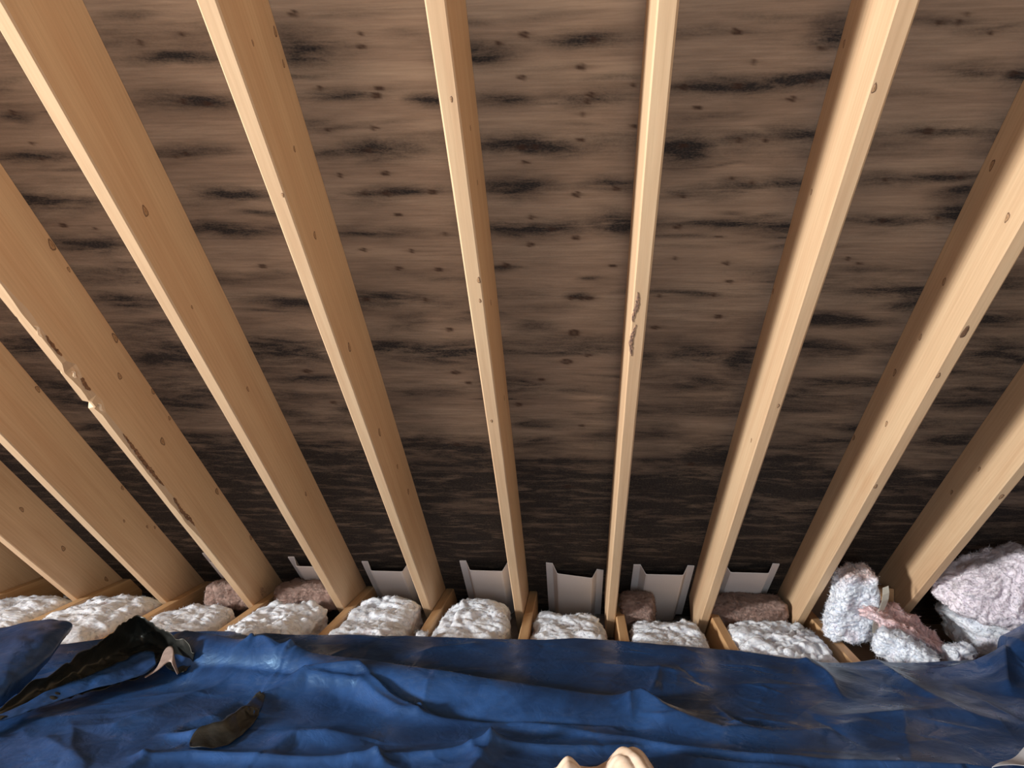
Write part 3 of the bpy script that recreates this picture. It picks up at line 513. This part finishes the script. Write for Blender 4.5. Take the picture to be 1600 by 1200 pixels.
# knots: low domes with a bark ring, let into the faces
for (i, face, s, c, rad) in RAFTER_KNOTS:
    o, wob, ss = RAFTERS[i]
    side = 1 if i <= 6 else -1
    vv = []; ring = []; nseg = 12
    rr = np.random.default_rng(int(s * 9999) + i)
    el = 1.25 + .5 * rr.random(); ph = rr.random() * 6
    for k, rho in enumerate((1.0, .7, .35)):
        for q in range(nseg):
            a = 2 * math.pi * q / nseg; w = rho * (1 + .14 * math.sin(3 * a + ph))
            u, v_ = rad * el * w * math.cos(a), rad * .78 * w * math.sin(a)
            h = (-.0008, .0006, .0009)[k]
            vv.append((u, v_, h)); ring.append(rho)
    vv.append((0, 0, .0010)); ring.append(0)
    if i == 9 and face == 'B' and rad > .015: ring = [.95] * nseg + [.72] * (2 * nseg + 1)      # the black knot
    ff = []
    for k in range(2):
        for q in range(nseg):
            ff.append([k * nseg + q, k * nseg + (q + 1) % nseg, (k + 1) * nseg + (q + 1) % nseg, (k + 1) * nseg + q])
    for q in range(nseg): ff.append([2 * nseg + q, 2 * nseg + (q + 1) % nseg, 3 * nseg])
    if face == 'S':
        pts = [(side * (THICK / 2 + h), s - S_BOT + u, c + v_) for u, v_, h in vv]
    else:
        d_ = float(np.interp(s, ss, wob))
        pts = [(c + min(v_, .006) * .8, s - S_BOT + u, d_ - h) for u, v_, h in vv]
    mesh_obj('knot', pts, ff, M_KNOT, o, True, {'ring': ring})

# ------------------------------------------------------------------ ceiling joists beside each rafter
JOIST_LABELS = ['ceiling joist in the dark far left corner', 'ceiling joist running to the dark blue flap at the left',
 'ceiling joist ending at the peaked tarp fold', 'ceiling joist left of the widest white batt', 'pale topped ceiling joist left of centre beside a rafter foot',
 'orange ceiling joist between two white batts left of centre', 'ceiling joist at the foot of the central rafter', 'narrow ceiling joist at the foot of the bark pocket rafter',
 'pale ceiling joist right of centre between white batts', 'tilted ceiling joist end in front of the torn insulation clump', 'ceiling joist end beside the white batt at the right']
for i, xc in enumerate(RAFTER_X):
    dx, dz = {9: (.022, .02), 10: (.03, .0), 8: (.006, .012)}.get(i, (0, 0))
    x0 = xc + THICK / 2 + .0015 + dx
    v, f = box_geo(0, THICK, -2.6, 1.3, -.155, dz, .003)
    o = mesh_obj('ceiling_joist', v, f, M_JOIST); o.location = (x0, 2.75, 0)
    tag(o, JOIST_LABELS[i], 'joist', 'ceiling joists between the batts')

# ------------------------------------------------------------------ foam vent baffles
BAFFLE_LABELS = ['foam vent baffle at the left, only its left flange showing', 'foam vent baffle half hidden behind the rafter foot, above a tall white batt',
 'foam vent baffle left of centre, its right flange hidden', 'foam vent baffle with its right flange behind the central rafter', 'crooked foam vent baffle hanging lower on its right side',
 'foam vent baffle above the batt right of centre', 'foam vent baffle right of the bright sided rafter', 'foam vent baffle in shade behind the torn insulation']
def build_baffle(k, xa, sa, xb, sb):
    w = xb - xa
    prof = [(0, .002), (.030, .003), (.052, .048), (.060, .050), (w - .060, .050), (w - .052, .048), (w - .030, .003), (w, .002)]
    rows = 9; v = []; n = len(prof); th = .005
    for layer in (0, 1):
        for r in range(rows):
            for (px, d) in prof:
                s0 = sa + (sb - sa) * px / w
                s = s0 + .55 * r / (rows - 1)
                if r == 0 and px in (0, w): s += .004
                v.append((xa + px, s - sa, -(d + th * (1 - layer))))
    f = []
    for layer in (0, 1):
        for r in range(rows - 1):
            for q in range(n - 1):
                a = layer * rows * n + r * n + q
                fc = [a, a + n, a + n + 1, a + 1]
                f.append(fc if layer == 0 else fc[::-1])
    o2 = rows * n
    for q in range(n - 1):
        f.append([q, q + 1, o2 + q + 1, o2 + q]); a = (rows - 1) * n + q; f.append([a + 1, a, o2 + a, o2 + a + 1])
    for r in range(rows - 1):
        a = r * n; f.append([a + n, a, o2 + a, o2 + a + n]); a = r * n + n - 1; f.append([a, a + n, o2 + a + n, o2 + a])
    xm = (xa + xb) / 2
    v = [(x - xm, y, z) for x, y, z in v]
    o = mesh_obj('vent_baffle', v, f, M_FOAM)
    b = RD * sa + RN * (D_ROOF - .001)
    o.location = (xm, b[1], CAM_Z + b[2]); o.rotation_euler = (-PITCH, 0, 0)
    tag(o, BAFFLE_LABELS[k], 'baffle', 'foam vent baffles along the eave')
for k, a in enumerate(BAFFLES): build_baffle(k, *a)

# ------------------------------------------------------------------ insulation
def fluff(name, label, centre, dims, rot=(0, 0, 0), seed=0, amp=.018, pink=0.0, mat=None, group=None, power=3.2, side_pink=.45, q=1.0, fuzz=True, warp=None, fine=.006, top_pink=0.0):
    """A lumpy batt: super-ellipse section along local y, rounded ends, clumped surface."""
    lx, ly, lz = (d / 2 for d in dims)
    step = max(.0042 * q, max(dims) / 170)
    def ax(l): return np.tan(np.linspace(-1, 1, max(int(2 * l / step), 10)) * .7) / math.tan(.7)
    gx, gy, gz = ax(lx), ax(ly), ax(lz)
    pts, quads, off = [], [], 0
    for k, (u, v) in enumerate(((gy, gz), (gx, gz), (gx, gy))):
        for sg in (-1, 1):
            U, V = np.meshgrid(u, v, indexing='ij'); W = np.full(U.shape, float(sg))
            g = [None] * 3; others = [i for i in range(3) if i != k]
            g[k] = W; g[others[0]] = U; g[others[1]] = V
            pts.append(np.stack(g, -1).reshape(-1, 3))
            fq = grid_faces(len(u), len(v), off)
            quads.append(fq if (sg == 1) != (k == 1) else fq[:, ::-1]); off += U.size
    c = np.vstack(pts); fq = np.vstack(quads)
    uq, inv = np.unique(np.round(c, 5), axis=0, return_inverse=True)
    c = uq; fq = inv.reshape(-1)[fq]
    kk = power * 1.6
    Q = c / (np.sum(np.abs(c) ** kk, axis=1) ** (1 / kk))[:, None]
    P = Q * np.array([lx, ly, lz])
    nrm = np.sign(Q) * np.abs(Q) ** (kk - 1) / np.array([lx, ly, lz]) ** .5
    nrm /= np.linalg.norm(nrm, axis=1)[:, None] + 1e-9
    a1 = vnoise3(P * 13, seed); a2 = vnoise3(P * np.array([34, 22, 34]), seed + 3); a3 = vnoise3(P * np.array([95, 70, 95]), seed + 5); a4 = vnoise3(P * 190, seed + 9)
    b1 = vnoise3(P * np.array([24, 17, 52]) + (a1[:, None] - .5) * 2.5, seed + 13); b2 = vnoise3(P * np.array([64, 40, 130]) + (a2[:, None] - .5) * 3, seed + 17)
    lump = (a1 - .5) * 1.5 + (np.abs(b1 - .5) * 2) * .70 - .35 + (a2 - .5) * .5 + (np.abs(b2 - .5) * 2 - .5) * .16 + (a3 - .5) * .12
    P = P + nrm * (lump * amp + ((a4 - .5) * fine + (np.abs(a3 - .5) - .2) * fine) * .5)[:, None]
    upness = nrm[:, 2]
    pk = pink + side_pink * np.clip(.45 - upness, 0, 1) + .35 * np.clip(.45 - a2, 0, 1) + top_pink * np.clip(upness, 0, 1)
    if warp: P = warp(P)
    fc = fq.tolist()
    # loose glass fibres standing off the surface
    fr = np.random.default_rng(seed + 900)
    tri = P[fq]
    area = np.linalg.norm(np.cross(tri[:, 1] - tri[:, 0], tri[:, 3] - tri[:, 0]), axis=1)
    nf = int(min(9000, area.sum() * 26000)) if fuzz else 0
    if nf:
        pick = fr.choice(len(fq), nf, p=area / area.sum())
        w = fr.random((nf, 2, 1)); T4 = tri[pick]
        base = (T4[:, 0] * (1 - w[:, 0]) + T4[:, 1] * w[:, 0]) * (1 - w[:, 1]) + (T4[:, 3] * (1 - w[:, 0]) + T4[:, 2] * w[:, 0]) * w[:, 1]
        nn = np.cross(T4[:, 1] - T4[:, 0], T4[:, 3] - T4[:, 0]); nn /= np.linalg.norm(nn, axis=1)[:, None] + 1e-9
        dr = fr.normal(size=(nf, 3)); dr -= nn * np.sum(dr * nn, 1)[:, None]; dr /= np.linalg.norm(dr, axis=1)[:, None] + 1e-9
        sd = np.cross(nn, dr)
        ln_ = fr.uniform(.006, .020, (nf, 1)); wd_ = fr.uniform(.0004, .0011, (nf, 1)); lift = fr.uniform(.05, .45, (nf, 1))
        q0 = base - sd * wd_; q1 = base + sd * wd_
        mid = base + dr * ln_ * .5 + nn * ln_ * lift * .7; tip = base + dr * ln_ + nn * ln_ * lift * .6 + sd * ln_ * fr.uniform(-.4, .4, (nf, 1))
        n0 = len(P); nI = np.arange(nf)
        P = np.vstack([P, q0, q1, mid + sd * wd_ * .8, mid - sd * wd_ * .8, tip])
        pk = np.concatenate([pk, np.tile(pk[fq[pick, 0]] * .7, 5)])
        a_, b_, c_, d_, e_ = (n0 + k_ * nf + nI for k_ in range(5))
        fc += np.stack([a_, b_, c_, d_], 1).tolist() + np.stack([d_, c_, e_], 1).tolist()
    o = mesh_obj(name, P, fc, mat or M_FLUFF, None, True, {'pink': pk})
    o.location = centre; o.rotation_euler = rot
    tag(o, label, 'insulation', group)
    return o
RX = RAFTER_X
BATT_LABELS = ['low white insulation batt in the far left corner', 'white insulation batt behind the dark blue flap at the left', 'white insulation batt behind the peaked tarp fold',
 'tall double lump of white insulation left of centre', 'rounded white insulation batt below the left of centre baffle', 'puffy white insulation batt below the hidden flange baffle',
 'flattened white insulation batt below the crooked baffle', 'white insulation batt right of the bark pocket rafter', 'ragged white and peach insulation batt right of centre']
BATT = [(.0, .006, .012), (.01, .014, .016), (.005, .01, .018), (.02, .028, .02), (.018, .03, .018), (.012, .026, .02), (-.002, .006, .02), (.006, .012, .015), (.030, .016, .024)]
for k in range(9):
    xa = RX[k] + THICK * 1.5 + .006; xb = RX[k + 1] - THICK / 2 - .004
    zt, bulge, amp = BATT[k]
    if k == 8: xb += .045
    w = xb - xa - .012
    yc, ln = {8: (3.07, .98), 2: (3.16, .86), 3: (3.16, .86), 7: (3.16, .86)}.get(k, (3.22, .98))
    def wp(P, zt=zt, bulge=bulge, k=k, y_off=3.22 - yc):
        up = np.clip(P[:, 2] / .07, 0, 1)
        P = P.copy()
        P[:, 2] += up * bulge * (np.cos(P[:, 0] / .2 * 1.3) + .5 * np.sin(P[:, 1] * 7 + k))
        P[:, 2] -= up * np.clip((P[:, 1] - .34) / .16, 0, 1) ** 2 * .05
        P[:, 2] -= up * np.clip((-.16 - P[:, 1] + y_off) / .14, 0, 1) * .055
        return P
    fluff('insulation_batt', BATT_LABELS[k], ((xa + xb) / 2, yc, -.075 + zt), (w, ln, .145), seed=k * 2 + 1, amp=amp, warp=wp, group='insulation batts between the joists', side_pink=.55)
# small loose tuft on a joist
fluff('insulation_tuft', 'small round white tuft of insulation on a joist left of centre', (-.605, 3.12, .022), (.05, .06, .05), seed=31, amp=.006, power=2.3, fine=.003)
# older dusty batts behind, against the baffles
OLD = [(2, -1.60, 3.70, .012, .26, .12, 'dusty brown insulation behind the batt at the left'), (3, -1.24, 3.71, .012, .33, .12, 'dusty brown insulation behind the tall double lump'),
       (7, .262, 3.69, .004, .15, .13, 'small dusty brown insulation lump under the baffle right of the bark pocket rafter'), (8, .745, 3.68, .006, .335, .13, 'smooth brown insulation behind the ragged batt right of centre')]
for q, (k, x, y, z, w, h, lab) in enumerate(OLD):
    fluff('insulation_batt', lab, (x, y, z), (w, .19, h), seed=50 + q, amp=.014, mat=M_FLUFF_OLD, pink=.1, power=3.4, group='old dusty insulation at the eave', fine=.006)
# torn pieces at the right
def lean(sx, sy=0.0, pinch=0.0):
    def w(P):
        P = P.copy(); z = P[:, 2]
        P[:, 0] = P[:, 0] * (1 - pinch * z * 4) + sx * z; P[:, 1] += sy * z
        return P
    return w
chunk = fluff('insulation_chunk', 'torn upright chunk of white insulation with a pink top', (1.065, 3.27, .165), (.185, .14, .285), (.15, 0, .1), seed=61, amp=.026, power=2.7, warp=lean(.12, .1, .25), side_pink=.2, top_pink=.5, fine=.012, mat=M_FLUFF, group='torn insulation at the right')
fluff('insulation_sheet', 'torn pink insulation sheet sloping down right of the upright chunk', (1.265, 3.24, .075), (.40, .20, .085), (.12, .50, -.10), seed=64, amp=.034, power=2.2, pink=.42, side_pink=.1, top_pink=.30, fine=.010, mat=M_FLUFF_PINK, group='torn insulation at the right')
fluff('insulation_sheet', 'white torn edge of insulation in front of the pink sheet', (1.20, 3.10, .035), (.22, .10, .12), (.2, .45, -.25), seed=67, amp=.026, power=2.3, side_pink=.15, fine=.012, group='torn insulation at the right')
fluff('insulation_chunk', 'small white lump of insulation at the end of the pink sheet', (1.405, 3.13, .02), (.12, .10, .09), (0, 0, .3), seed=71, amp=.018, power=2.2, group='torn insulation at the right')
def wedge(P):
    P = P.copy(); up = np.clip(P[:, 2] / .10, -1, 1)
    P[:, 2] += np.clip(up, 0, 1) * P[:, 0] * .15
    P[:, 0] -= np.clip(up, 0, 1) * .06 * (P[:, 0] < 0)
    return P
fluff('insulation_batt', 'thick white insulation batt at the lower right edge', (1.765, 3.42, .055), (.50, .36, .20), (0, 0, .08), seed=75, amp=.016, power=3.2, warp=wedge, side_pink=.12, group='insulation pile at the right edge')
def wedge2(P):
    P = P.copy(); up = np.clip(P[:, 2] / .08, 0, 1)
    P[:, 2] += up * (P[:, 0] + .05) * .55
    P[:, 2] = np.where(P[:, 2] < 0, P[:, 2] * (1 + P[:, 0] * .9), P[:, 2])
    return P
fluff('insulation_batt', 'big pink white insulation batt on top of the right pile', (1.56, 3.26, .235), (.33, .24, .22), (.12, .10, .06), seed=81, amp=.022, power=2.6, warp=wedge2, pink=-.12, side_pink=.10, mat=M_FLUFF_PINK, group='insulation pile at the right edge')
pv = []
for q_ in range(9):
    u = q_ / 8; z_ = .10 - .21 * u; x_ = .078 + .10 * z_ + .006 * math.sin(u * 7); wd = .013 * (.6 + .8 * math.sin(math.pi * (.15 + .8 * u)))
    pv += [(x_ - wd, -.078 - .010 * math.sin(u * 5), z_), (x_ + wd, -.066 - .006 * math.sin(u * 5 + 1), z_ + .006), (x_ + wd, -.0645 - .006 * math.sin(u * 5 + 1), z_ + .006), (x_ - wd, -.0765 - .010 * math.sin(u * 5), z_)]
pf = [[a * 4 + b, a * 4 + (b + 1) % 4, a * 4 + 4 + (b + 1) % 4, a * 4 + 4 + b] for a in range(8) for b in range(4)] + [[3, 2, 1, 0], [32, 33, 34, 35]]
mesh_obj('paper_facing', pv, pf, M_PAPER, chunk)['label'] = 'torn pale paper facing'
# blocking at the foot of the last rafter
v, f = box_geo(-.022, .022, 0, .25, 0, .135, .004)
o = mesh_obj('wood_block', v, f, M_BLOCK); o.location = (1.285, 3.50, .035); o.rotation_euler = (-.12, .06, .02)
tag(o, 'short knotty wood block beside the rightmost rafter foot', 'wood block')

# ------------------------------------------------------------------ tarp
def poly_field(x, y, pts):
    """Signed distance (+ towards +y side) and interpolated height along a polyline."""
    best = np.full(x.shape, 1e9); sgn = np.zeros(x.shape); hh = np.zeros(x.shape)
    for (x0, y0, h0), (x1, y1, h1) in zip(pts[:-1], pts[1:]):
        dx, dy = x1 - x0, y1 - y0; L = dx * dx + dy * dy + 1e-12
        u = np.clip(((x - x0) * dx + (y - y0) * dy) / L, 0, 1)
        ex, ey = x - (x0 + u * dx), y - (y0 + u * dy); d = np.hypot(ex, ey)
        w = d < best
        cr_ = dx * (y - y0) - dy * (x - x0)
        best = np.where(w, d, best); sgn = np.where(w, np.sign(cr_) * (1 if dx >= 0 else -1), sgn); hh = np.where(w, h0 + u * (h1 - h0), hh)
    return best, sgn, hh
CREASES = []
cr_rng = np.random.default_rng(11)
for k in range(150):
    CREASES.append((cr_rng.uniform(-2.3, 1.9), cr_rng.uniform(1.7, 3.2), cr_rng.uniform(0, math.pi), cr_rng.uniform(.04, .17), cr_rng.uniform(-.005, .007)))
for k in range(420):
    CREASES.append((cr_rng.uniform(-2.3, 1.9), cr_rng.uniform(1.9, 3.1), cr_rng.uniform(0, math.pi), cr_rng.uniform(.025, .07), cr_rng.uniform(-.0028, .0032)))
def tarp_height(x, y):
    h = np.full(x.shape, .045)
    h = h + .012 * (fbm(x * 2.2, y * 3.2, 8, 3) - .45) + .006 * (fbm(x * 5, y * 8, 9, 3) - .45)
    wx = x + .03 * (fbm(x * 6, y * 6, 14, 3) - .45); wy = y + .03 * (fbm(x * 6, y * 6, 15, 3) - .45)
    for (cx, cy, a, R, amp) in CREASES:
        w = (np.abs(x - cx) < R * 2.6) & (np.abs(y - cy) < R * 2.6)
        dx, dy = wx[w] - cx, wy[w] - cy
        u = dx * math.cos(a) + dy * math.sin(a); v = -dx * math.sin(a) + dy * math.cos(a)
        h[w] += amp * np.exp(-(u / (R * 1.3)) ** 2) * np.exp(-np.abs(v) / (R * .22))
    for (pts, wb_, pb, wf_, pf) in TARP_RIDGES:
        d, s, hh = poly_field(wx * .3 + x * .7, wy * .3 + y * .7, pts)
        g = np.where(s > 0, np.exp(-(d / wb_) ** pb), np.exp(-(d / wf_) ** pf))
        h = h + hh * g
    return h
TE = np.array(TARP_EDGE)
def build_tarp():
    root = empty('tarp', (-.1, 2.4, .05))
    tag(root, 'creased dark blue plastic tarp spread over the joists', 'tarp')
    nx, ny = 780, 330
    xs = np.linspace(-2.38, 2.02, nx); tt = np.linspace(0, 1, ny)
    ye = np.interp(xs, TE[:, 0], TE[:, 1]) + .008 * (fbm(xs * 9, xs * 0, 3) - .45)
    X = np.repeat(xs[:, None], ny, 1)
    Y = 1.25 + (ye[:, None] - 1.25) * tt[None, :]
    Z = tarp_height(X.ravel(), Y.ravel()).reshape(X.shape)
    back = np.clip((tt - .985) / .015, 0, 1)[None, :]
    Z = Z - back ** 2 * .03
    P = np.stack([X, Y, np.maximum(Z, .012)], -1).reshape(-1, 3) - np.array([-.1, 2.4, .05])
    o = mesh_obj('sheet', P, grid_faces(nx, ny), M_TARP, root, True)
    def resample(curve, n):
        c = np.array(curve); s = np.r_[0, np.cumsum(np.linalg.norm(np.diff(c, axis=0), axis=1))]
        # Catmull-Rom through the points
        t_ = np.linspace(0, s[-1], n); out = []
        for t in t_:
            k = min(max(np.searchsorted(s, t) - 1, 0), len(c) - 2)
            u = (t - s[k]) / (s[k + 1] - s[k] + 1e-9)
            p0, p1, p2, p3 = c[max(k - 1, 0)], c[k], c[k + 1], c[min(k + 2, len(c) - 1)]
            out.append(.5 * (2 * p1 + (p2 - p0) * u + (2 * p0 - 5 * p1 + 4 * p2 - p3) * u * u + (3 * p1 - p0 - 3 * p2 + p3) * u ** 3))
        return np.array(out)
    def loft(name, curves, mat, n=90, m=28, jitter=0.0, seed=1, sharp=False):
        cs = [resample(c, n) for c in curves]
        G = np.array([resample([c[i] for c in cs], m) if len(cs) > 2 else np.linspace(cs[0][i], cs[1][i], m) for i in range(n)])
        if jitter:
            q = G.reshape(-1, 3)
            dz = jitter * (np.abs(vnoise3(q * 16, seed) - .5) * 1.6 + np.abs(vnoise3(q * 40, seed + 2) - .5) * .7)
            q[:, 2] += dz; q[:, 1] += dz * .5
        q = G.reshape(-1, 3) - np.array([-.1, 2.4, .05])
        o_ = mesh_obj(name, q, grid_faces(n, m), mat, root, True)
        md = o_.modifiers.new('thickness', 'SOLIDIFY'); md.thickness = .0015; md.offset = 0
        return o_
    loft('fold', [FOLD_TOP, FOLD_MID, FOLD_LOW], M_TARP_BLACK, 140, 50, .026, 3)['label'] = 'black face of the peaked fold'  # fold face in near-black plastic
    lo = np.array(FOLD_LOW)[1:7]; mi = np.array(FOLD_MID)[1:7]
    loft('fold_edge', [lo * .42 + mi * .58 + np.array([0, -.012, .012]), lo + np.array([0, -.010, .010])], M_TARP, 70, 10, .010, 8)['label'] = 'blue turned edge of the peaked fold'
    pa, pb = np.array(PATCH_UP), np.array(PATCH_LOW)
    ua, ub = resample(np.c_[pa, pa[:, 0] * 0], 50)[:, :2], resample(np.c_[pb, pb[:, 0] * 0], 50)[:, :2]
    G = np.array([[ua[i] + (ub[i] - ua[i]) * j / 17 for j in range(18)] for i in range(50)]).reshape(-1, 2)
    ph_ = tarp_height(G[:, 0], G[:, 1]) + .004 + .003 * np.abs(np.sin(G[:, 0] * 60 + G[:, 1] * 40))
    o_ = mesh_obj('dark_patch', np.c_[G, ph_] - np.array([-.1, 2.4, .05]), grid_faces(50, 18), M_TARP_BLACK, root, True)  # dark patch set just above the sheet
    md = o_.modifiers.new('thickness', 'SOLIDIFY'); md.thickness = .001; md.offset = 0
    o_['label'] = 'dark patch on the tarp'
    loft('hem', LIP, M_LIP, 50, 8)['label'] = 'curled brownish hem of the fold'
    loft('rolled_flap', ROLL_A, M_TARP, 60, 40, .006, 5)['label'] = 'dark blue flap rolled over at the left'
build_tarp()

# ------------------------------------------------------------------ things on the tarp
def drape(name, label, cat, x0, x1, y0, y1, fn, mat, nx=80, ny=60, th=.004):
    xs = np.linspace(x0, x1, nx); ys = np.linspace(y0, y1, ny)
    X, Y = np.meshgrid(xs, ys, indexing='ij'); x, y = X.ravel(), Y.ravel()
    px, py, z = fn(x, y)
    c = np.array([(x0 + x1) / 2, (y0 + y1) / 2, float(z.min())])
    o_ = mesh_obj(name, np.stack([px, py, z], -1) - c, grid_faces(nx, ny), mat, None, True)
    md = o_.modifiers.new('thickness', 'SOLIDIFY'); md.thickness = th; md.offset = 1
    o_.location = c
    tag(o_, label, cat)
    return o_
def cloth_fn(x, y):
    base = tarp_height(x, y) + .004
    g = lambda cx, cy, rx, ry, p: np.exp(-(np.abs((x - cx) / rx) ** p + np.abs((y - cy) / ry) ** p))
    h = .062 * g(-.022, 2.00, .038, .065, 1.7) + .066 * g(.135, 2.00, .062, .085, 3.2)
    h += .010 * np.abs(np.sin(x * 70 + y * 45)) * g(.13, 2.0, .07, .1, 2) + .006 * np.abs(np.sin(x * 40 - y * 90 + 1)) * g(0, 1.97, .12, .1, 2)
    h += .012 * g(.05, 1.93, .12, .06, 2)
    return x, y - .10 * ((x - .055) / .155) ** 4 - .02 * np.sin((x + .1) * 18), base + h
drape('cloth', 'bunched beige cloth lying on the tarp at the bottom edge', 'cloth', -.10, .21, 1.80, 2.085, cloth_fn, M_CLOTH)
def pale_fn(x, y):
    base = tarp_height(x, y) + .006
    return x, y - .35 * np.clip(1.45 - x, 0, 1) * (y > 1.9) * 0, base + .012 * np.abs(np.sin(x * 30 + y * 14)) * .5
def build_pale():
    pts = np.array(PALE_CORNER)[:, :2]
    # a sheet corner: fan between the two edges leaving the tip
    tip = pts[0]; up = [pts[0], pts[1], pts[2], pts[3]]; lo = [pts[0], (pts[0] + pts[5]) / 2, pts[5], pts[4]]
    n, m = 40, 16; G = []
    ua = np.array(up); la = np.array(lo)
    for i in range(n):
        t = i / (n - 1) * 3; k = min(int(t), 2); u = t - k
        a = ua[k] + (ua[k + 1] - ua[k]) * u; b = la[k] + (la[k + 1] - la[k]) * u
        for j in range(m): G.append(a + (b - a) * j / (m - 1))
    G = np.array(G); z = tarp_height(G[:, 0], G[:, 1]) + .012 + .006 * np.sin(G[:, 0] * 25 + G[:, 1] * 20)
    c = np.array([tip[0], tip[1], .05])
    o_ = mesh_obj('plastic_sheet', np.c_[G, z] - c, grid_faces(n, m), M_PALE, None, True)
    md = o_.modifiers.new('thickness', 'SOLIDIFY'); md.thickness = .002; md.offset = 0
    o_.location = c
    tag(o_, 'pale grey plastic sheet corner at the bottom right', 'plastic sheet')
build_pale()
